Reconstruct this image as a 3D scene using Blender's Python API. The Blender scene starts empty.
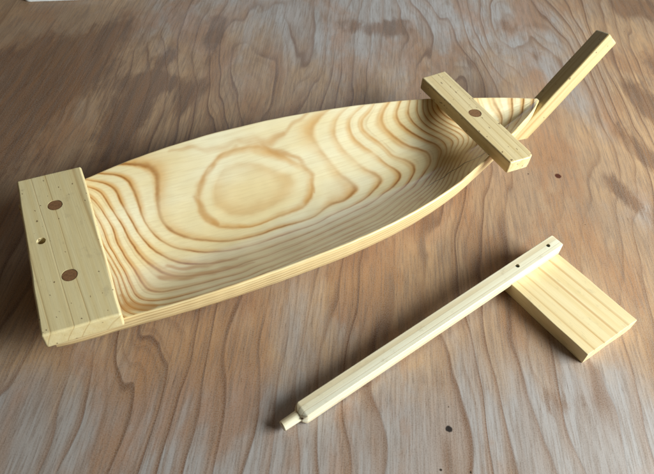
import bpy, bmesh, math, random
import numpy as np
from mathutils import Vector, Matrix, noise
R = math.radians
random.seed(4)
scene = bpy.context.scene
COL = scene.collection

# ------------------------------------------------------------------ helpers
def link(o, parent=None):
    COL.objects.link(o)
    if parent is not None: o.parent = parent
    return o
def thing(name, label, cat, loc, rz=0):
    o = link(bpy.data.objects.new(name, None))
    o.empty_display_size = .02
    o.location = loc; o.rotation_euler = (0, 0, rz)
    o['label'] = label; o['category'] = cat
    return o
def obj(name, me, mats, parent=None, loc=(0,0,0), rot=(0,0,0), smooth=True):
    o = bpy.data.objects.new(name, me)
    for m in (mats if isinstance(mats, (list, tuple)) else [mats]): me.materials.append(m)
    if smooth:
        for p in me.polygons: p.use_smooth = True
    o.location = loc; o.rotation_euler = rot
    return link(o, parent)
def herm(P, x):
    X = [p[0] for p in P]; Y = [p[1] for p in P]
    m = np.gradient(np.array(Y), np.array(X))
    i = min(max(int(np.searchsorted(X, x)) - 1, 0), len(P) - 2)
    h = X[i+1]-X[i]; t = (x-X[i])/h
    return float((2*t**3-3*t*t+1)*Y[i]+(t**3-2*t*t+t)*h*m[i]+(-2*t**3+3*t*t)*Y[i+1]+(t**3-t*t)*h*m[i+1])
def beam(outline, thick, bevel=.0012, segs=3, wobble=.0006):
    """a sawn piece of wood: plan outline (x, y) extruded from z=0 to thick, edges eased by hand"""
    pts = []
    n = len(outline); area = sum(outline[i][0]*outline[(i+1)%n][1]-outline[(i+1)%n][0]*outline[i][1] for i in range(n))
    if area < 0: outline = outline[::-1]
    for i in range(n):
        p, q = Vector(outline[i]), Vector(outline[(i+1) % n]); m = max(1, int((q-p).length/.009))
        for k in range(m): pts.append(p.lerp(q, k/m))
    bm = bmesh.new(); n = len(pts); sd = random.uniform(0, 50)
    def wob(x, y, z): return Vector((x+wobble*noise.noise(Vector((x*45, y*45, sd+z*60))), y+wobble*noise.noise(Vector((x*45, y*45, sd+9+z*60))), z))
    lo = [bm.verts.new(wob(p.x, p.y, 0)) for p in pts]; hi = [bm.verts.new(wob(p.x, p.y, thick)) for p in pts]
    bm.faces.new(lo[::-1]); bm.faces.new(hi)
    for i in range(n): bm.faces.new((lo[i], lo[(i+1) % n], hi[(i+1) % n], hi[i]))
    bm.normal_update()
    return bm
def corners(bm, a=.3): return [e for e in bm.edges if e.calc_face_angle(0) > a]
def cut_holes(o, holes):
    """bore real holes: (x, y, r, z0, z1) in the object's own frame"""
    for (x, y, r, z0, z1) in holes:
        bm = bmesh.new()
        bmesh.ops.create_cone(bm, cap_ends=True, segments=40, radius1=r, radius2=r, depth=z1-z0, matrix=Matrix.Translation((x, y, (z0+z1)/2)))
        cm = bpy.data.meshes.new('bore'); bm.to_mesh(cm); bm.free()
        for m in o.data.materials: cm.materials.append(m)
        co = bpy.data.objects.new('bore', cm); COL.objects.link(co)
        keep = (o.parent, o.location.copy(), o.rotation_euler.copy())
        o.parent = None; o.location = (0,0,0); o.rotation_euler = (0,0,0)
        md = o.modifiers.new('b', 'BOOLEAN'); md.operation = 'DIFFERENCE'; md.object = co; md.solver = 'EXACT'
        bpy.context.view_layer.update()
        ev = o.evaluated_get(bpy.context.evaluated_depsgraph_get())
        nm = bpy.data.meshes.new_from_object(ev)
        o.modifiers.clear(); o.data = nm
        o.parent, o.location, o.rotation_euler = keep
        bpy.data.objects.remove(co)
def sharp_by_angle(me, ang=35):
    bm = bmesh.new(); bm.from_mesh(me)
    for e in bm.edges:
        e.smooth = e.calc_face_angle(0) < R(ang)
    bm.to_mesh(me); bm.free()

def flat_faces(o):
    md = o.modifiers.new('weighted', 'WEIGHTED_NORMAL'); md.keep_sharp = True; md.weight = 60; md.mode = 'FACE_AREA'
# ------------------------------------------------------------------ material helpers
class NT:
    def __init__(s, name):
        s.m = bpy.data.materials.new(name); s.m.use_nodes = True
        s.t = s.m.node_tree; s.n = s.t.nodes; s.l = s.t.links
        s.b = s.n['Principled BSDF']
    def node(s, typ, **kw):
        n = s.n.new(typ)
        for k, v in kw.items(): setattr(n, k, v)
        return n
    def put(s, sock, v):
        if isinstance(v, bpy.types.NodeSocket): s.l.new(v, sock)
        elif v is not None: sock.default_value = v
    def math(s, op, a, b=None, c=None, clamp=False):
        n = s.node('ShaderNodeMath', operation=op, use_clamp=clamp)
        for i, v in enumerate((a, b, c)): s.put(n.inputs[i], v)
        return n.outputs[0]
    def mapr(s, v, a, b, c=0., d=1., smooth=True):
        n = s.node('ShaderNodeMapRange', interpolation_type='SMOOTHSTEP' if smooth else 'LINEAR')
        s.put(n.inputs['Value'], v)
        for k, q in (('From Min', a), ('From Max', b), ('To Min', c), ('To Max', d)): s.put(n.inputs[k], q)
        return n.outputs[0]
    def noise(s, vec, scale, detail=3, rough=.5, dist=0.):
        n = s.node('ShaderNodeTexNoise'); s.put(n.inputs['Vector'], vec)
        n.inputs['Scale'].default_value = scale; n.inputs['Detail'].default_value = detail
        n.inputs['Roughness'].default_value = rough; n.inputs['Distortion'].default_value = dist
        return n.outputs['Fac']
    def mapping(s, vec, scale=(1,1,1), loc=(0,0,0), rot=(0,0,0)):
        n = s.node('ShaderNodeMapping'); s.put(n.inputs['Vector'], vec)
        n.inputs['Scale'].default_value = scale; n.inputs['Location'].default_value = loc; n.inputs['Rotation'].default_value = rot
        return n.outputs[0]
    def coord(s, out='Object'): return s.node('ShaderNodeTexCoord').outputs[out]
    def xyz(s, vec):
        n = s.node('ShaderNodeSeparateXYZ'); s.put(n.inputs[0], vec); return n.outputs
    def comb(s, x, y, z):
        n = s.node('ShaderNodeCombineXYZ')
        for i, v in enumerate((x, y, z)): s.put(n.inputs[i], v)
        return n.outputs[0]
    def mix(s, f, a, b, blend='MIX'):
        n = s.node('ShaderNodeMix', data_type='RGBA', blend_type=blend)
        s.put(n.inputs[0], f)
        for i, v in ((6, a), (7, b)):
            s.put(n.inputs[i], (*v, 1) if isinstance(v, tuple) and len(v) == 3 else v)
        return n.outputs[2]
    def attr(s, name):
        return s.node('ShaderNodeAttribute', attribute_name=name).outputs['Fac']
    def bump(s, h, strength, dist):
        n = s.node('ShaderNodeBump'); s.put(n.inputs['Height'], h)
        n.inputs['Strength'].default_value = strength; n.inputs['Distance'].default_value = dist
        s.l.new(n.outputs[0], s.b.inputs['Normal'])
    def surf(s, col, rough, spec=.5, coat=0., coat_rough=.1):
        s.put(s.b.inputs['Base Color'], (*col, 1) if isinstance(col, tuple) and len(col) == 3 else col)
        s.put(s.b.inputs['Roughness'], rough)
        s.b.inputs['Specular IOR Level'].default_value = spec
        s.b.inputs['Coat Weight'].default_value = coat
        s.b.inputs['Coat Roughness'].default_value = coat_rough

SAP = (.82, .67, .41)          # pale sapwood
SAP2 = (.72, .55, .28)          # warmer sapwood
LATE = (.45, .205, .05)         # orange-brown latewood

def ringmask(t, lev, w0=.26, w1=.07, jitter=None):
    """latewood profile: slow rise, then a crisp edge, once per growth ring"""
    fr = t.math('FRACT', lev)
    a = t.mapr(fr, 1-w0, 1-.02, 0, 1)
    b = t.mapr(fr, 0., w1, 1, 0)
    return t.math('MAXIMUM', a, b)

def pine(name, axis_y, axis_z, spacing, stretch=(1,1,1), late=.7, dots=0., rough=.42, sap=SAP, sap2=SAP2, latec=LATE, wob=.004, coat=.15, seed=0., along='x', w0=.3, uneven=1.9):
    """straight-grained pine; growth rings are cylinders about a pith line lying outside the piece, so
    faces show lines and end grain shows arcs"""
    t = NT(name); co = t.coord()
    if along == 'y': co = t.mapping(co, rot=(0, 0, R(-90)))
    x, y, z = t.xyz(co)
    lo = t.mapping(co, scale=(3.2*stretch[0], 14, 14), loc=(seed, seed*1.7, 0))
    w = t.math('MULTIPLY', t.math('SUBTRACT', t.noise(lo, 1., 2, .5), .5), wob*2)
    yy = t.math('ADD', t.math('SUBTRACT', y, axis_y), w); zz = t.math('SUBTRACT', z, axis_z)
    rad = t.math('SQRT', t.math('ADD', t.math('MULTIPLY', yy, yy), t.math('MULTIPLY', zz, zz)))
    lev = t.math('MULTIPLY', rad, 1/spacing)
    lev = t.math('ADD', lev, t.math('MULTIPLY', t.noise(t.comb(lev, seed, 0.), .9, 2), uneven))
    m = ringmask(t, lev, w0)
    fib = t.noise(t.mapping(co, scale=(18, 900, 900)), 1., 3, .6)
    fib2 = t.noise(t.mapping(co, scale=(5, 160, 160), loc=(seed, 0, 0)), 1., 2, .5)
    st = t.math('MULTIPLY', t.mapr(t.noise(t.mapping(co, scale=(9, 40, 40), loc=(0, seed, 0)), 1., 2), .25, .7, .45, 1.), late)
    c = t.mix(t.mapr(fib2, .3, .7), sap, sap2)
    c = t.mix(t.math('MULTIPLY', m, st), c, latec)
    c = t.mix(t.mapr(fib, .35, .75, 0, .22), c, tuple(v*.62 for v in sap2))
    bl = t.noise(t.mapping(co, scale=(12, 30, 30), loc=(seed*2, 0, 0)), 1., 3)
    c = t.mix(t.mapr(bl, .45, .75, 0, .22), c, tuple(a*b for a, b in zip(sap, (.80, .74, .62))))
    if dots > 0:
        d = t.mapr(t.noise(t.mapping(co, scale=(210, 330, 330), loc=(seed, 3, 0)), 1., 0), .80-dots*.16, .84-dots*.16, 0, 1)
        c = t.mix(t.math('MULTIPLY', d, .8), c, (.13, .065, .025))
    r = t.mapr(fib, .3, .7, rough-.05, rough+.1)
    t.surf(c, r, .45, coat, .28)
    dent = t.noise(t.mapping(co, scale=(30, 60, 60), loc=(0, seed, 2)), 1., 3, .55)
    scuff = t.mapr(t.noise(t.mapping(co, scale=(60, 90, 90), loc=(seed, 1, 4)), 1., 5, .7), .56, .70, 0, .28)
    c = t.mix(scuff, c, (.42, .33, .20)); t.put(t.b.inputs['Base Color'], c)
    h = t.math('ADD', t.math('MULTIPLY', fib, .5), t.math('ADD', t.math('MULTIPLY', m, -.4), t.math('MULTIPLY', dent, 1.2)))
    t.bump(h, .35, .0005)
    return t.m

# ------------------------------------------------------------------ table
def table_mat():
    t = NT('worn_birch_plywood'); co = t.coord(); x, y, z = t.xyz(co)
    # figure of the rotary-cut veneer: contour lines of a long stretched field
    f1 = t.noise(t.mapping(co, scale=(5.0, 1.5, 1), loc=(3.1, .3, 0)), 1., 2, .45, .25)
    f2 = t.noise(t.mapping(co, scale=(22, 5.5, 1), loc=(1, 7, 0)), 1., 2, .5, .2)
    fld = t.math('ADD', t.math('MULTIPLY', f1, 12.), t.math('MULTIPLY', f2, 1.6))
    fld = t.math('ADD', fld, t.math('MULTIPLY', x, 34.))
    fr = t.math('FRACT', fld)
    line = t.math('MAXIMUM', t.mapr(fr, .84, .98, 0, 1), t.mapr(fr, 0., .05, 1, 0))
    halo = t.mapr(fr, .45, .98, 0, 1)
    fr2 = t.math('FRACT', t.math('MULTIPLY', fld, 2.63))
    line2 = t.math('MAXIMUM', t.mapr(fr2, .6, .97, 0, 1), t.mapr(fr2, 0., .1, 1, 0))
    lm = t.noise(t.mapping(co, scale=(9, 2.6, 1), loc=(0, 2, 0)), 1., 3, .6)
    fib = t.noise(t.mapping(co, scale=(480, 22, 1)), 1., 4, .65)
    fibb = t.noise(t.mapping(co, scale=(110, 7, 1), loc=(4, 0, 0)), 1., 5, .7, .15)
    grit = t.noise(co, 900., 2, .7)
    big = t.noise(t.mapping(co, scale=(4.5, 3.2, 1), loc=(.4, 1.2, 0)), 1., 4, .6)
    patch = t.noise(t.mapping(co, scale=(17, 7., 1), loc=(2, 5, 0)), 1., 7, .7, .5)
    c = t.mix(t.mapr(big, .34, .66), (.53, .32, .165), (.39, .25, .155))
    pl = t.math('ADD', t.attr('pale'), t.math('MULTIPLY', t.math('SUBTRACT', patch, .5), -1.6))
    pl = t.math('ADD', pl, t.math('MULTIPLY', t.math('SUBTRACT', fibb, .5), -.12))
    c = t.mix(t.mapr(pl, .1, .8, 0, .85), c, (.385, .38, .405))  # bluish sky sheen put into the colour of the pale worn patches
    c = t.mix(t.mapr(fibb, .42, .66, 0, .36), c, (.21, .12, .07))
    warm = t.mapr(t.noise(t.mapping(co, scale=(13, 5.5, 1), loc=(8, 1, 0)), 1., 5, .6, .4), .46, .64, 0, 1)
    c = t.mix(t.math('MULTIPLY', warm, .65), c, (.36, .155, .055))
    c = t.mix(t.math('MULTIPLY', halo, t.mapr(lm, .36, .6, .1, .65)), c, (.29, .14, .055))
    c = t.mix(t.math('MULTIPLY', line, t.mapr(lm, .40, .60, .12, .85)), c, (.13, .05, .018))
    c = t.mix(t.math('MULTIPLY', line2, t.mapr(lm, .42, .62, .0, .4)), c, (.19, .09, .04))
    # pale wear mixed with painted bluish sheen (above), and soaked brown stains (placed where the sheet has them)
    st = t.attr('stain')
    sn = t.math('ADD', st, t.math('MULTIPLY', t.math('SUBTRACT', patch, .5), 1.5))
    sn = t.math('ADD', sn, t.math('MULTIPLY', t.math('SUBTRACT', fibb, .5), .6))
    c = t.mix(t.mapr(sn, .28, .64, 0, .85), c, t.mix(t.mapr(fibb, .4, .62), (.20, .08, .022), (.11, .044, .014)))
    c = t.mix(t.mapr(fib, .44, .64, 0, .5), c, (.17, .115, .085))
    c = t.mix(t.mapr(grit, .45, .6, .25, 0), c, (.48, .40, .36))
    c = t.mix(t.mapr(grit, .56, .70, 0, .3), c, (.16, .11, .08))
    # short dark pores along the grain, rubbed hollows between them
    por = t.noise(t.mapping(co, scale=(620, 60, 1), loc=(0, 3, 0)), 1., 3, .75)
    c = t.mix(t.mapr(por, .58, .72, 0, .45), c, (.10, .055, .03))
    # dark specks, two small knots
    c = t.mix(t.mapr(t.noise(t.mapping(co, scale=(170, 150, 1)), 1., 1), .80, .83, 0, .8), c, (.05, .025, .015))
    wv = t.noise(co, 260., 2)
    for kx, ky, r, colr in ((.1197, .2349, .0030, (.012, .008, .008)), (.2726, .5734, .0042, (.075, .018, .012)), (.1355, .1995, .0008, (.03, .02, .015)), (.1110, .1990, .0008, (.03, .02, .015)), (.236, .572, .0008, (.05,.02,.015))):
        dx = t.math('SUBTRACT', x, kx); dy = t.math('SUBTRACT', y, ky)
        d = t.math('SQRT', t.math('ADD', t.math('MULTIPLY', dx, dx), t.math('MULTIPLY', dy, dy)))
        d = t.math('ADD', d, t.math('MULTIPLY', t.math('SUBTRACT', wv, .5), .0022))
        c = t.mix(t.mapr(d, r*.75, r*1.15, .95, 0), c, colr)
    rr = t.mapr(patch, .35, .65, .26, .5)
    rr = t.math('ADD', rr, t.mapr(fib, .3, .7, -.05, .08))
    t.surf(c, rr, .35)
    h = t.math('ADD', t.math('MULTIPLY', fib, .6), t.math('ADD', t.math('MULTIPLY', grit, .35), t.math('MULTIPLY', line, -.3)))
    t.bump(h, .35, .0005)
    return t.m

def make_table():
    nx, ny = 240, 240; x0, x1, y0, y1 = -1.1, 1.1, -.15, 1.75
    # brown stains; pale patches of wear and painted sheen: (x, y, half width, half length, lean, strength)
    stains = STAINS; pales = PALES
    bm = bmesh.new(); ls = bm.verts.layers.float.new('stain'); lp = bm.verts.layers.float.new('pale')
    G = []
    for j in range(ny+1):
        row = []
        for i in range(nx+1):
            x = x0+(x1-x0)*i/nx; y = y0+(y1-y0)*j/ny
            v = bm.verts.new((x, y, 0))
            def acc(L):
                s = 0
                for (a, b, w, l, lean, k) in L:
                    dx = (x-a)-lean*(y-b); dy = y-b
                    s += k*math.exp(-((dx/w)**2+(dy/l)**2))
                return s
            v[ls] = acc(stains); v[lp] = acc(pales); row.append(v)
        G.append(row)
    for j in range(ny):
        for i in range(nx): bm.faces.new((G[j][i], G[j][i+1], G[j+1][i+1], G[j+1][i]))
    # the sheet has thickness: skirt and underside
    rim = [e for e in bm.edges if e.is_boundary]
    r = bmesh.ops.extrude_edge_only(bm, edges=rim)
    for v in r['geom']:
        if isinstance(v, bmesh.types.BMVert): v.co.z = -.018
    me = bpy.data.meshes.new('table_top'); bm.to_mesh(me); bm.free()
    o = obj('table_top', me, table_mat(), smooth=False)
    o['kind'] = 'structure'
    return o
STAINS = [(-.248,.684,.026,.022,.1,1.15), (-.262,.60,.030,.075,.15,.85), (-.193,.81,.013,.055,.0,1.1), (-.196,.66,.014,.05,.15,.7), (-.245,.745,.018,.03,.1,.75), (-.222,.855,.05,.02,0,.4),
          (-.40,.70,.09,.10,.2,.55), (-.38,.60,.09,.12,.2,.5), (-.46,.50,.10,.20,.2,.45), (-.33,.80,.06,.07,.2,.45), (-.30,.27,.08,.08,.3,.3), (-.10,.34,.12,.03,.0,.35),
          (.03,.87,.05,.03,0,.65), (.08,.89,.03,.03,0,.5), (.185,.80,.014,.03,0,.6), (.25,.92,.020,.035,-.2,.7), (.285,.84,.018,.03,-.2,.65), (.23,.85,.012,.03,-.2,.5), (.30,.93,.02,.03,-.2,.45),
          (.43,.74,.030,.08,-.3,.9), (.39,.64,.022,.07,-.4,.65), (.35,.55,.020,.05,-.5,.7), (.46,.86,.02,.05,0,.5), (.31,.45,.03,.06,-.4,.3), (.24,.27,.04,.02,0,.45), (.11,.28,.04,.012,0,.35),
          (.49,1.02,.07,.06,0,.8), (.264,.60,.03,.02,0,.35)]
PALES = [(.0,.86,.16,.12,0,.7), (.25,.92,.16,.16,0,.55), (.33,.74,.04,.10,-.3,.5), (-.12,.98,.3,.10,0,.6), (.38,.50,.03,.07,-.4,.5), (.05,.22,.25,.06,0,.8),
         (-.18,.17,.2,.06,0,.75), (.02,.33,.12,.05,0,.35), (.27,.25,.10,.08,-.4,.75), (.10,.62,.10,.03,0,.1), (-.27,.86,.04,.10,.1,.45), (-.26,.2,.03,.06,.3,.4)]

# ------------------------------------------------------------------ the carved hull
ZR = .042
NE = [(-.02,-.104),(0,-.108),(.064,-.1125),(.124,-.1165),(.19,-.1175),(.27,-.116),(.33,-.1105),(.38,-.102),(.437,-.086),(.493,-.0645),(.556,-.036),(.60,-.013),(.614,-.003),(.63,0)]
FA = [(-.02,.058),(0,.063),(.065,.0750),(.12,.0862),(.177,.0924),(.237,.094),(.298,.091),(.36,.083),(.423,.0712),(.486,.0545),(.546,.032),(.595,.0115),(.614,.003),(.63,0)]
DE = [(-.02,0),(.0,.002),(.03,.006),(.065,.013),(.12,.026),(.2,.034),(.3,.0365),(.4,.0365),(.48,.0330),(.54,.0215),(.58,.010),(.605,.001),(.63,0)]
# growth lines read off the hollow: (x mm, y mm, ring number) in the hull's own frame
GRAIN = [(171, 21, 0), (188, 42, 0), (204, 56, 0), (231, 65, 0), (263, 62, 0), (274, 52, 0), (287, 38, 0), (303, 16, 0), (295, -5, 0), (283, -19, 0), (258, -25, 0), (237, -25, 0), (205, -26, 0), (187, -22, 0), (171, -9, 0), (167, 5, 0), (193, 34, -1), (209, 48, -1), (229, 51, -1), (253, 40, -1), (274, 22, -1), (275, 4, -1), (258, -6, -1), (227, -9, -1), (199, -6, -1), (188, 9, -1), (218, 20, -1.6), (241, 23, -1.6), (251, 18, -1.6), (236, 12, -1.6), (101, 81, 1), (122, 76, 1), (135, 67, 1), (138, 55, 1), (131, 43, 1), (127, 25, 1), (125, 7, 1), (129, -8, 1), (140, -20, 1), (152, -28, 1), (180, -39, 1), (219, -42, 1), (262, -42, 1), (284, -41, 1), (323, -34, 1), (347, -23, 1), (344, -12, 1), (336, 6, 1), (330, 27, 1), (327, 48, 1), (331, 66, 1), (346, 76, 1), (368, 82, 1), (75, 79, 2), (98, 72, 2), (107, 65, 2), (109, 51, 2), (111, 34, 2), (109, 11, 2), (113, -6, 2), (122, -23, 2), (142, -37, 2), (167, -47, 2), (194, -54, 2), (225, -53, 2), (257, -52, 2), (293, -47, 2), (330, -41, 2), (369, -28, 2), (381, -20, 2), (365, 1, 2), (357, 24, 2), (351, 45, 2), (356, 60, 2), (368, 72, 2), (395, 79, 2), (73, 70, 3), (84, 64, 3), (93, 55, 3), (94, 35, 3), (97, 18, 3), (99, -3, 3), (106, -25, 3), (114, -37, 3), (123, -49, 3), (135, -57, 3), (160, -67, 3), (189, -68, 3), (219, -67, 3), (251, -65, 3), (287, -59, 3), (325, -51, 3), (368, -38, 3), (403, -24, 3), (405, -18, 3), (394, 0, 3), (392, 13, 3), (377, 33, 3), (373, 51, 3), (383, 66, 3), (408, 75, 3), (71, 63, 4), (78, 56, 4), (81, 40, 4), (85, 20, 4), (89, 5, 4), (92, -16, 4), (95, -35, 4), (102, -49, 4), (110, -64, 4), (120, -73, 4), (136, -78, 4), (155, -83, 4), (184, -81, 4), (224, -79, 4), (257, -76, 4), (280, -71, 4), (329, -63, 4), (373, -50, 4), (421, -25, 4), (424, -7, 4), (406, 6, 4), (401, 25, 4), (388, 46, 4), (392, 59, 4), (415, 72, 4), (71, 43, 5), (75, 23, 5), (76, -12, 5), (79, -31, 5), (84, -58, 5), (87, -79, 5), (97, -90, 5), (118, -93, 5), (133, -95, 5), (176, -100, 5), (206, -96, 5), (237, -93, 5), (283, -84, 5), (331, -77, 5), (378, -56, 5), (416, -37, 5), (449, -18, 5), (451, -1, 5), (432, 13, 5), (424, 27, 5), (417, 44, 5), (420, 56, 5), (436, 64, 5), (66, 34, 6), (69, 19, 6), (69, -10, 6), (72, -37, 6), (74, -60, 6), (75, -82, 6), (80, -95, 6), (96, -102, 6), (121, -106, 6), (154, -107, 6), (191, -106, 6), (233, -101, 6), (282, -94, 6), (333, -87, 6), (385, -63, 6), (412, -53, 6), (452, -26, 6), (472, -10, 6), (470, -4, 6), (458, 10, 6), (442, 31, 6), (436, 48, 6), (438, 56, 6), (447, 62, 6), (63, -11, 7), (66, -36, 7), (68, -56, 7), (68, -77, 7), (70, -94, 7), (79, -105, 7), (474, -16, 7), (459, -26, 7), (436, -44, 7), (489, -4, 7), (480, -3, 7), (472, 17, 7), (461, 32, 7), (459, 47, 7), (466, 57, 7), (63, -35, 8), (64, -57, 8), (62, -81, 8), (62, -99, 8), (484, -13, 8), (467, -27, 8), (443, -47, 8), (498, -2, 8), (485, 17, 8), (473, 31, 8), (471, 45, 8), (477, 54, 8), (491, -15, 9), (474, -27, 9), (449, -48, 9), (509, -2, 9), (495, 16, 9), (485, 31, 9), (480, 43, 9), (485, 51, 9), (496, -22, 10), (478, -36, 10), (517, -6, 10), (506, 16, 10), (493, 32, 10), (489, 45, 10), (548, 13, 13), (557, -3, 13), (582, 9, 14), (578, -1, 14), (563, -12, 14), (603, 3, 15), (576, -22, 15), (543, -39, 15), (169, 69, 0.45), (153, 51, 0.45), (147, 21, 0.45), (152, -2, 0.45), (298, 63, 0.45), (302, 44, 0.45), (234, 88, 0.45), (203, 85, 0.45), (271, 88, 0.5), (303, -8, 0.5), (318, 28, 0.5), (174, 83, 0.5), (140, 82, 0.75), (353, 83, 0.75)]

def grain_field():
    P = {}
    for x, y, k in GRAIN: P.setdefault((x, y), []).append(k)
    pts = np.array(list(P.keys()), float)/1000; val = np.array([np.mean(v) for v in P.values()])
    n = len(pts)
    def phi(d): return np.where(d > 1e-9, d*d*np.log(d+1e-12), 0)
    D = np.linalg.norm(pts[:, None]-pts[None], axis=2)
    A = np.zeros((n+3, n+3)); A[:n,:n] = phi(D)+np.eye(n)*1.5e-4; A[:n,n] = 1; A[:n,n+1:] = pts; A[n,:n] = 1; A[n+1:,:n] = pts.T
    w = np.linalg.solve(A, np.r_[val, 0, 0, 0])
    def ev(Q):
        out = np.empty(len(Q))
        for i in range(0, len(Q), 4000):
            q = Q[i:i+4000]; d = np.linalg.norm(q[:,None]-pts[None], axis=2)
            out[i:i+4000] = phi(d)@w[:n]+w[n]+q@w[n+1:]
        return out
    return ev

def bottom_z(x):
    if x < .30: return .017*max(0, (.30-x)/.30)**1.8
    return .021*((x-.30)/.314)**1.9

def make_hull(parent):
    NX, NV = 460, 170
    rows = []; rr = .0022; kinds = None
    for i in range(NX+1):
        s = i/NX; x = .003+(.6135-.003)*(1-(1-s)**1.25)
        n_, f_ = herm(NE, x), herm(FA, x); c = (n_+f_)/2; h = max((f_-n_)/2, .0015)
        h += min(1, h/.03)*(.0006*noise.noise(Vector((x*22, 3., 0)))+.0003*noise.noise(Vector((x*70, 8., 0)))); c += .0004*noise.noise(Vector((x*25, 40., 0)))
        D = herm(DE, x); zb = bottom_z(x)
        m = min(max((x-.1)/.4, 0), 1)*.75+.15
        hi = h-min(rr, h*.5)
        pr = []
        for j in range(NV+1):          # hollow, near to far
            v = -1+2*j/NV; av = abs(v)
            sv = (v+.27)/1.27 if v > -.27 else (-.27-v)/.73
            d = D*(1-((sv*sv+.0025)**.5-.05)**1.45/(1.00125-.05)**1.45)
            tool = .00040*noise.noise(Vector((x*34, v*4., 1.)))+.00012*noise.noise(Vector((x*90, v*9, 5.)))
            pr.append((c+hi*v, ZR-d+tool*(1-av**6), 1.))
        rw = h-hi
        def side(sg):
            out = []
            for a in (20, 45, 70, 90):
                out.append((c+sg*(hi+rw*math.sin(R(a))), ZR-rw*(1-math.cos(R(a))), 0.))
            zl = ZR-rw; H_ = zl-zb
            for q in (.12, .25, .4, .55, .68, .8, .9, .96, 1.):   # flared wall, then a round bilge
                ins = h*.05*q+ (h*.32)*max(0, (q-.45)/.55)**2.2
                out.append((c+sg*(h-ins), zl-H_*q, 0.))
            return out
        far = side(1); near = side(-1)
        pr += far
        yl, yr = near[-1][0], far[-1][0]
        for k in range(1, 8): pr.append((yr+(yl-yr)*k/8, zb, 0.))
        pr += near[::-1]
        rows.append([(x, y, z, kd) for y, z, kd in pr])
    ev = grain_field()
    arr = np.array(rows); ny = arr.shape[1]
    g = ev(arr[:, :NV+1, :2].reshape(-1, 2)).reshape(NX+1, NV+1)
    g = np.where(g > 6, 6+(g-6)*1.5, g)
    bm = bmesh.new(); lg = bm.verts.layers.float.new('ring')
    # resin streaks that wander off the growth lines, and the radial check low in the bow
    ls = bm.verts.layers.float.new('streak'); lc = bm.verts.layers.float.new('check')
    Q = arr[:, :NV+1, :2].reshape(-1, 2)
    Q = Q+np.c_[.0016*np.sin(Q[:,0]*110+Q[:,1]*60)+.0007*np.sin(Q[:,1]*320), .0030*np.sin(Q[:,0]*85-Q[:,1]*50)+.0012*np.sin(Q[:,0]*260)]
    def strokes(L):
        out = np.zeros(len(Q))
        for (ax_, ay_, bx_, by_, wa, wb_, k) in L:
            A = np.array((ax_, ay_)); B = np.array((bx_, by_)); d = B-A
            h = np.clip(((Q-A)@d)/(d@d), 0, 1); e = np.linalg.norm(Q-A-h[:, None]*d, axis=1)
            out = np.maximum(out, k*np.exp(-(e/(wa+(wb_-wa)*h))**2))
        return out.reshape(NX+1, NV+1)
    SK = strokes([(.172,.026,.172,.002,.004,.0075,1.), (.172,.002,.181,-.014,.007,.003,.9), (.162,.083,.2393,.0735,.003,.007,.6), (.2393,.0735,.268,.067,.007,.010,.65),
                  (.268,.067,.292,.073,.009,.005,.6), (.292,.073,.330,.081,.005,.003,.5), (.266,.066,.296,.036,.005,.0035,.7), (.296,.036,.304,.012,.0035,.004,.7), (.304,.012,.296,-.006,.004,.002,.6),
                  (.202,.062,.232,.068,.003,.006,.6), (.172,.026,.186,.048,.0045,.003,.8), (.186,.048,.205,.062,.003,.004,.7),
                  (.105,-.066,.150,-.081,.004,.006,1.), (.150,-.081,.19,-.083,.006,.002,.8), (.115,-.052,.15,-.066,.003,.005,.9), (.15,-.066,.18,-.069,.005,.002,.8), (.150,-.081,.185,-.083,.0035,.002,.6), (.070,-.101,.088,-.108,.009,.003,1.), (.066,-.08,.070,-.101,.002,.004,.7),
                  (.350,-.088,.385,-.082,.003,.005,.8), (.385,-.082,.392,-.078,.005,.002,.7), (.20,-.108,.30,-.106,.002,.0035,.6), (.30,-.106,.350,-.098,.0035,.001,.5)])
    CK = strokes([(.412,-.0535,.45,-.0475,.0005,.0013,1.), (.45,-.0475,.505,-.0455,.0013,.0016,1.)])
    V = []
    for i in range(NX+1):
        r = []
        for j in range(ny):
            x, y, z, kd = arr[i, j]
            v = bm.verts.new((x, y, z))
            v[lg] = g[i, j] if j <= NV else 0
            if j <= NV: v[ls] = SK[i, j]; v[lc] = CK[i, j]
            r.append(v)
        V.append(r)
    for i in range(NX):
        for j in range(ny):
            k = (j+1) % ny
            f = bm.faces.new((V[i][j], V[i+1][j], V[i+1][k], V[i][k]))
            f.material_index = 0 if j < NV else 1
    for e in (V[0], V[-1][::-1]):
        f = bm.faces.new(e); f.material_index = 1
    bmesh.ops.recalc_face_normals(bm, faces=bm.faces)
    me = bpy.data.meshes.new('hull'); bm.to_mesh(me); bm.free()
    o = obj('hull', me, [hollow_mat(), side_mat()], parent)
    sharp_by_angle(o.data, 50)
    return o

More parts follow.
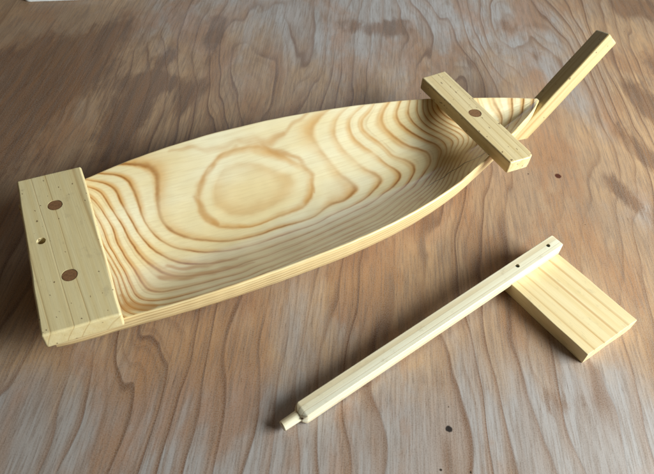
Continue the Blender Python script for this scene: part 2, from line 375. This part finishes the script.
def hollow_mat():
    t = NT('oiled_pine_hollow'); co = t.coord(); x, y, z = t.xyz(co)
    lev = t.attr('ring')
    jit = t.math('MULTIPLY', t.math('SUBTRACT', t.noise(co, 22., 3, .5), .5), t.mapr(t.attr('ring'), -.2, .4, .85, .12))
    fine = t.math('MULTIPLY', t.math('SUBTRACT', t.noise(co, 160., 2, .5), .5), .07)
    lev = t.math('ADD', t.math('ADD', lev, jit), fine)
    fr = t.math('FRACT', t.math('ADD', lev, .08))
    # a broad warm glow inside of the line, crisp on its outer side
    soft = t.math('MAXIMUM', t.mapr(fr, .54, .97, 0, 1), t.mapr(fr, 0., .22, 1, 0))
    core = t.math('MAXIMUM', t.mapr(fr, .86, 1., 0, 1), t.mapr(fr, .0, .11, 1, 0))
    inner = t.math('LESS_THAN', lev, .55)
    stren = t.mapr(t.noise(t.mapping(co, scale=(16, 22, 22), loc=(2, 1, 0)), 1., 3, .55), .3, .68, .35, 1.)
    heavy = t.mapr(t.noise(t.mapping(co, scale=(11, 14, 14), loc=(7, 4, 0)), 1., 2, .5), .5, .72, 0., 1.)
    fib = t.noise(t.mapping(co, scale=(20, 420, 420)), 1., 3, .6)
    cloud = t.noise(t.mapping(co, scale=(7, 16, 16)), 1., 3, .5)
    c = t.mix(t.mapr(cloud, .3, .7), (.88, .79, .57), (.84, .68, .39))
    # latewood islands at the very middle of the figure are tan rather than lined
    isl = t.mapr(lev, -1.75, -.95, .1, 1.); isl = t.math('MULTIPLY', isl, t.mapr(lev, -1.35, -.65, 1., 0.))
    c = t.mix(t.math('MULTIPLY', isl, t.mapr(cloud, .35, .62, .2, .95)), c, (.68, .45, .21))
    gate = t.mapr(lev, -.75, -.5, .15, 1.)
    cgate = t.math('MULTIPLY', gate, t.mapr(lev, .2, .8, .4, 1.))
    # towards the far side amidships the latewood is a pale amber with no hard dark edge
    soft_zone = t.math('MULTIPLY', t.mapr(y, -.025, .015, 0, 1), t.math('MULTIPLY', t.mapr(x, .22, .28, 0, 1), t.mapr(x, .40, .46, 1, 0)))
    cgate = t.math('MULTIPLY', cgate, t.math('SUBTRACT', 1., t.math('MULTIPLY', soft_zone, .8)))
    frb = t.math('FRACT', t.math('ADD', t.math('MULTIPLY', lev, 2.), .6))
    sec = t.math('MAXIMUM', t.mapr(frb, .6, .97, 0, 1), t.mapr(frb, 0., .15, 1, 0))
    sec = t.math('MULTIPLY', t.math('MULTIPLY', sec, t.mapr(lev, 2.5, 4.5, 0, .35)), t.mapr(t.noise(t.mapping(co, scale=(9, 30, 30)), 1., 2), .4, .62, .15, 1.))
    c = t.mix(sec, c, (.50, .27, .08))
    c = t.mix(t.math('MULTIPLY', t.math('MULTIPLY', soft, t.math('MULTIPLY', stren, t.math('SUBTRACT', .92, t.math('MULTIPLY', soft_zone, .22)))), gate), c, (.66, .32, .07))
    c = t.mix(t.math('MULTIPLY', t.math('MULTIPLY', core, t.math('MULTIPLY_ADD', heavy, .35, .85)), t.math('MULTIPLY', cgate, stren)), c, t.mix(t.mapr(lev, 5., 11.), (.34, .13, .028), (.17, .06, .015)))  # latewood darkens towards the bow, partly bow shade put into the colour
    c = t.mix(t.mapr(fib, .42, .68, 0, .2), c, (.58, .40, .19))
    # radial check low in the bow and the resinous corner by the stern block
    c = t.mix(t.mapr(t.math('MULTIPLY', t.attr('streak'), t.math('MULTIPLY_ADD', stren, .9, .4)), .1, 1., 0, .72), c, (.54, .25, .06))
    c = t.mix(t.mapr(t.math('ADD', t.attr('check'), t.math('MULTIPLY', jit, .8)), .35, .8, 0, .9), c, (.05, .018, .006))
    t.surf(c, t.mapr(fib, .3, .7, .30, .40), .5, .7, .22)
    t.bump(t.math('ADD', t.math('MULTIPLY', fib, .35), t.math('MULTIPLY', core, -.4)), .18, .0004)
    return t.m

def side_mat():
    t = NT('pine_edge_grain'); co = t.coord(); x, y, z = t.xyz(co)
    w = t.math('MULTIPLY', t.math('SUBTRACT', t.noise(t.mapping(co, scale=(5, 5, 20)), 1., 2), .5), .010)
    lev = t.math('MULTIPLY', t.math('ADD', t.math('ADD', z, w), t.math('MULTIPLY', y, .10)), 1/.0042)
    m = ringmask(t, lev, .36, .1)
    fib = t.noise(t.mapping(co, scale=(16, 60, 1100)), 1., 3, .6)
    st = t.mapr(t.noise(t.mapping(co, scale=(9, 9, 60)), 1., 2), .3, .7, .35, .85)
    c = t.mix(t.mapr(fib, .3, .7), (.82, .65, .37), (.76, .55, .27))
    c = t.mix(t.math('MULTIPLY', m, st), c, (.33, .17, .06))
    t.surf(c, .42, .45, .2, .25)
    t.bump(t.math('SUBTRACT', fib, t.math('MULTIPLY', m, .6)), .25, .0004)
    return t.m

def dowel(name, r, depth, loc, parent, mat, proud=.0003):
    bm = bmesh.new()
    bmesh.ops.create_cone(bm, cap_ends=True, segments=40, radius1=r, radius2=r, depth=depth)
    for v in bm.verts:
        v.co.x *= 1+.03*math.sin(3*math.atan2(v.co.y, v.co.x)); v.co.z -= depth/2
    es = [e for e in bm.edges if all(v.co.z > -1e-6 for v in e.verts)]
    bmesh.ops.bevel(bm, geom=es, offset=.0003, segments=2, affect='EDGES')
    me = bpy.data.meshes.new(name); bm.to_mesh(me); bm.free()
    o = obj(name, me, mat, parent, (loc[0], loc[1], loc[2]+proud)); sharp_by_angle(me, 40)
    return o
def dowel_mat():
    t = NT('dark_dowel_end_grain'); co = t.coord()
    n = t.noise(co, 420., 3, .6); b = t.noise(co, 1500., 2, .6)
    c = t.mix(t.mapr(n, .3, .7), (.27, .13, .055), (.17, .08, .035))
    c = t.mix(t.mapr(b, .5, .75, 0, .6), c, (.05, .022, .01))
    x, y, z = t.xyz(co); ry = t.math('ADD', y, .011); rad = t.math('SQRT', t.math('ADD', t.math('MULTIPLY', x, x), t.math('MULTIPLY', ry, ry)))
    c = t.mix(t.math('MULTIPLY', t.mapr(t.math('FRACT', t.math('MULTIPLY', t.math('ADD', rad, t.math('MULTIPLY', n, .002)), 650.)), .5, .95), .6), c, (.30, .16, .08))
    t.surf(c, .6, .35); t.bump(b, .4, .0003)
    return t.m

# ------------------------------------------------------------------ build
make_table()
HA = R(31.13)
boat = thing('carved_boat', 'large hollowed pine boat with swirling grain, square stern block and a crossbar near the bow', 'wooden boat', (-.2765, .3504, 0), HA)
hull = make_hull(boat)
dmat = dowel_mat()

# stern block, laid across the flat rims
def plank(name, outline, thick, bevel, mat, parent, loc, rot=(0,0,0), segs=3):
    cx_ = sum(p[0] for p in outline)/len(outline); cy_ = sum(p[1] for p in outline)/len(outline)
    bm = beam([(x-cx_, y-cy_) for x, y in outline], thick)
    bmesh.ops.bevel(bm, geom=corners(bm, 1.), offset=bevel, segments=segs, profile=.5, affect='EDGES')
    me = bpy.data.meshes.new(name); bm.to_mesh(me); bm.free()
    o = obj(name, me, mat, parent, (loc[0]+cx_, loc[1]+cy_, loc[2]), rot)
    sharp_by_angle(me, 40)
    return o, (cx_, cy_)
block_m = pine('pine_stern_block', -.055, -.028, .0135, late=.6, dots=.10, along='y', sap=(.82,.69,.41), sap2=(.77,.615,.33), latec=(.50,.31,.11), seed=2.3, wob=.005, w0=.14)
block, (bx, by) = plank('stern_block', [(.0085, .0766), (.0700, .0745), (.0600, -.1184), (-.0035, -.1134)], .018, .0022, block_m, boat, (0, 0, ZR))
cut_holes(block, [(.0159-bx, -.0114-by, .0040, -.002, .02), (.0359-bx, .0291-by, .00685, .006, .02), (.0304-bx, -.0604-by, .00685, .006, .02)])
sharp_by_angle(block.data, 40)
dowel('dowel_plug', .00655, .011, (.0359-bx, .0291-by, .018), block, dmat, -.0002)
dowel('dowel_plug', .00655, .011, (.0304-bx, -.0604-by, .018), block, dmat, -.0002)

bar_m = pine('pine_crossbar', -.045, -.02, .0075, late=.5, dots=.17, along='y', sap=(.77,.62,.36), sap2=(.70,.53,.27), latec=(.42,.27,.10), seed=5.1, wob=.003, w0=.22)
bar, (cx_, cy_) = plank('crossbar', [(.4845, .0765), (.5200, .0780), (.5222, -.0890), (.5208, -.0940), (.5160, -.0970), (.4885, -.0962)], .016, .0018, bar_m, boat, (0, 0, ZR))
cut_holes(bar, [(.5046-cx_, -.0082-cy_, .0077, .005, .02)]); sharp_by_angle(bar.data, 40)
dowel('dowel_plug', .00745, .010, (.5046-cx_, -.0082-cy_, .016), bar, dmat, -.0002)

# stem stick: comes out from under the bow and climbs away
def inv(p):
    v = Vector(p)-boat.location; v.rotate(Matrix.Rotation(-HA, 3, 'Z')); return v
stick_m = pine('pine_stem_stick', -.04, -.03, .006, late=.5, dots=.12, sap=(.58,.47,.24), sap2=(.50,.38,.17), seed=8.2)
pt = inv(STEM_TOP) if 'STEM_TOP' in globals() else inv((.3215, .7190, .108))
pb = inv((.2540, .6660, .0260)); d = (pt-pb); start = pb-d.normalized()*.07
d = pt-start; L = d.length
bm = beam([(0, -.0125), (L, -.0125), (L, .0125), (0, .0125)], .019)
for v in bm.verts: v.co.z -= .0095
bmesh.ops.bevel(bm, geom=corners(bm), offset=.0022, segments=3, profile=.5, affect='EDGES')
me = bpy.data.meshes.new('stem_stick'); bm.to_mesh(me); bm.free()
stem = obj('stem_stick', me, stick_m, boat, start)
yaw = math.atan2(d.y, d.x); pitch = -math.asin(d.z/L)
stem.rotation_mode = 'QUATERNION'
stem.rotation_quaternion = (Matrix.Rotation(yaw, 3, 'Z') @ Matrix.Rotation(pitch, 3, 'Y') @ Matrix.Rotation(R(-24), 3, 'X')).to_quaternion()
sharp_by_angle(me, 40)

# rudder
rud = thing('rudder', 'small pine rudder lying on the table, slim peg-ended stick pinned over a short wide blade', 'rudder', (-.0213, .2192, 0), R(41.3))
blade_m = pine('pine_blade', -.10, -.045, .0150, late=.75, uneven=.9, sap=(.80,.655,.40), sap2=(.74,.57,.31), latec=(.50,.26,.085), along='y', seed=1.4, wob=.003, w0=.16)
blade, _ = plank('blade', [(.2680, .0000), (.3405, .0000), (.3376, -.1125), (.2650, -.1085)], .0155, .0009, blade_m, rud, (0, 0, 0), segs=2)
shaft_m = pine('pine_shaft', .03, -.03, .0045, late=.42, sap=(.87,.82,.66), sap2=(.83,.74,.54), latec=(.55,.34,.13), seed=3.3, wob=.003)
# slim square shaft with eased corners, tapering through a cut shoulder into a round peg
Ls = .3195; bm = bmesh.new()
def ring(x, hw, hh, rc, zc):
    out = []
    for q, (sy, sz) in enumerate(((1, 1), (-1, 1), (-1, -1), (1, -1))):
        for k in range(8):
            a = math.pi/2*q+math.pi/2*k/7
            out.append(bm.verts.new((x, sy*(hw-rc)+rc*math.cos(a), zc+sz*(hh-rc)+rc*math.sin(a))))
    return out
prof = [(.0, .0040, .0040, .0039), (.0006, .0046, .0046, .0045), (.0150, .0049, .0049, .0048), (.0162, .0052, .0052, .0050), (.0166, .0060, .0058, .0040), (.0200, .0077, .0073, .0012)]
for q in range(0, 30): prof.append((.0215+(Ls-.0015)*q/29, .0078, .0074, .0009))
prof.append((.0215+Ls, .0070, .0066, .0008))
rings = [ring(x, a, b, c_, 0) for x, a, b, c_ in prof]
for a, b in zip(rings, rings[1:]):
    for k in range(32): bm.faces.new((a[k], a[(k+1)%32], b[(k+1)%32], b[k]))
bm.faces.new(rings[0]); bm.faces.new(rings[-1])
bmesh.ops.recalc_face_normals(bm, faces=bm.faces)
me = bpy.data.meshes.new('shaft'); bm.to_mesh(me); bm.free()
tilt = math.atan2(.0155+.0076-.0078, .295)
shaft = obj('shaft', me, shaft_m, rud, (0, .0012, .0062), (0, -tilt, R(-1.25))); sharp_by_angle(me, 38)
pins = [(.3265, .0005), (.2810, .0005)]
cut_holes(shaft, [(x, y, .0022, .0040, .012) for x, y in pins]); sharp_by_angle(shaft.data, 38)
t = NT('steel_pin'); t.surf((.10, .11, .10), .4, .5); t.b.inputs['Metallic'].default_value = .8; pinm = t.m
for x, y in pins: dowel('pin', .0017, .002, (x, y, .0060), shaft, pinm, 0)
t = NT('dark_notch'); nn = t.noise(t.coord(), 800., 2); t.surf(t.mix(nn, (.10,.05,.02), (.03,.015,.008)), .6); 
bm = bmesh.new(); bmesh.ops.create_uvsphere(bm, u_segments=16, v_segments=8, radius=.0017)
me = bpy.data.meshes.new('notch_bead'); bm.to_mesh(me); bm.free()
notch = obj('notch_bead', me, t.m, shaft, (.0178, -.0052, .0035)); notch.scale = (1.2, .7, .8)  # added dark bead, stands in for a small hole in the shoulder

# pale slab just entering the frame at the far left
t = NT('white_coated_board'); n = t.noise(t.coord(), 60., 3); t.surf(t.mix(t.mapr(n, .3, .7), (.80,.82,.84), (.74,.76,.79)), .35, .5); wm = t.m
a0 = Vector((-.4905, .8500)); a1 = Vector((-.4351, .8654)); ang = math.atan2(a1.y-a0.y, a1.x-a0.x)
bm = bmesh.new(); w_, h_, r_ = .16, .11, .010; loop = []
for (px_, py_, s0) in ((r_, r_, 180), (w_-r_, r_, 270), (w_-r_, h_-r_, 0), (r_, h_-r_, 90)):
    for k in range(9):
        a = R(s0+90*k/8); loop.append((px_+r_*math.cos(a), py_+r_*math.sin(a)))
bm = beam(loop, .007)
bmesh.ops.bevel(bm, geom=corners(bm, 1.), offset=.0012, segments=2, affect='EDGES')
me = bpy.data.meshes.new('white_board'); bm.to_mesh(me); bm.free()
wb = obj('white_board', me, wm, None, (a0.x, a0.y, 0.0002), (0, 0, ang)); sharp_by_angle(me, 40)
wb['label'] = 'white flat board with rounded corner lying at the far left edge of the table'; wb['category'] = 'board'

for o_ in (block, bar, stem, blade, shaft, wb): flat_faces(o_)

# ------------------------------------------------------------------ camera
H = .5; F = 620.; th = R(48.7); roll = R(5.5)
Rv = Vector((1,0,0)); Uv = Vector((0, math.sin(th), math.cos(th))); Fv = Vector((0, math.cos(th), -math.sin(th)))
X = Rv*math.cos(roll)+Uv*math.sin(roll); Y = -Rv*math.sin(roll)+Uv*math.cos(roll); Z = -Fv
cam = bpy.data.cameras.new('camera'); co = bpy.data.objects.new('camera', cam); COL.objects.link(co)
M = Matrix.Identity(4)
for i in range(3): M[i][0] = X[i]; M[i][1] = Y[i]; M[i][2] = Z[i]; M[i][3] = (0, 0, H)[i]
co.matrix_world = M
cam.sensor_width = 36; cam.lens = 36*F/654; cam.clip_start = .01; cam.clip_end = 100
cam.dof.use_dof = True; cam.dof.focus_distance = .66; cam.dof.aperture_fstop = 14
scene.camera = co

# ------------------------------------------------------------------ light: a window to the right, soft sky glow beyond the table
w = bpy.data.worlds.new('World'); scene.world = w; w.use_nodes = True
bg = w.node_tree.nodes['Background']; bg.inputs[0].default_value = (1., .80, .52, 1); bg.inputs[1].default_value = .07
def area(name, az, el, dist, sx, sy, power, col, target=(0, .5, 0)):
    l = bpy.data.lights.new(name, 'AREA'); l.shape = 'RECTANGLE'; l.size = sx; l.size_y = sy; l.energy = power; l.color = col
    o = bpy.data.objects.new(name, l); COL.objects.link(o)
    d = Vector((math.cos(R(el))*math.cos(R(az)), math.cos(R(el))*math.sin(R(az)), math.sin(R(el))))
    o.location = Vector(target)+d*dist
    o.rotation_euler = (-d).to_track_quat('-Z', 'Y').to_euler()
    return o
area('window_light', -11, 26, 1.35, .95, .6, 46, (.92, 1., .955), (.10, .43, 0))
area('far_window_light', 92, 27, 2.6, 1.8, 1.2, 9, (.84, .94, 1.))
scene.view_settings.view_transform = 'Standard'; scene.view_settings.look = 'None'
scene.view_settings.exposure = 0
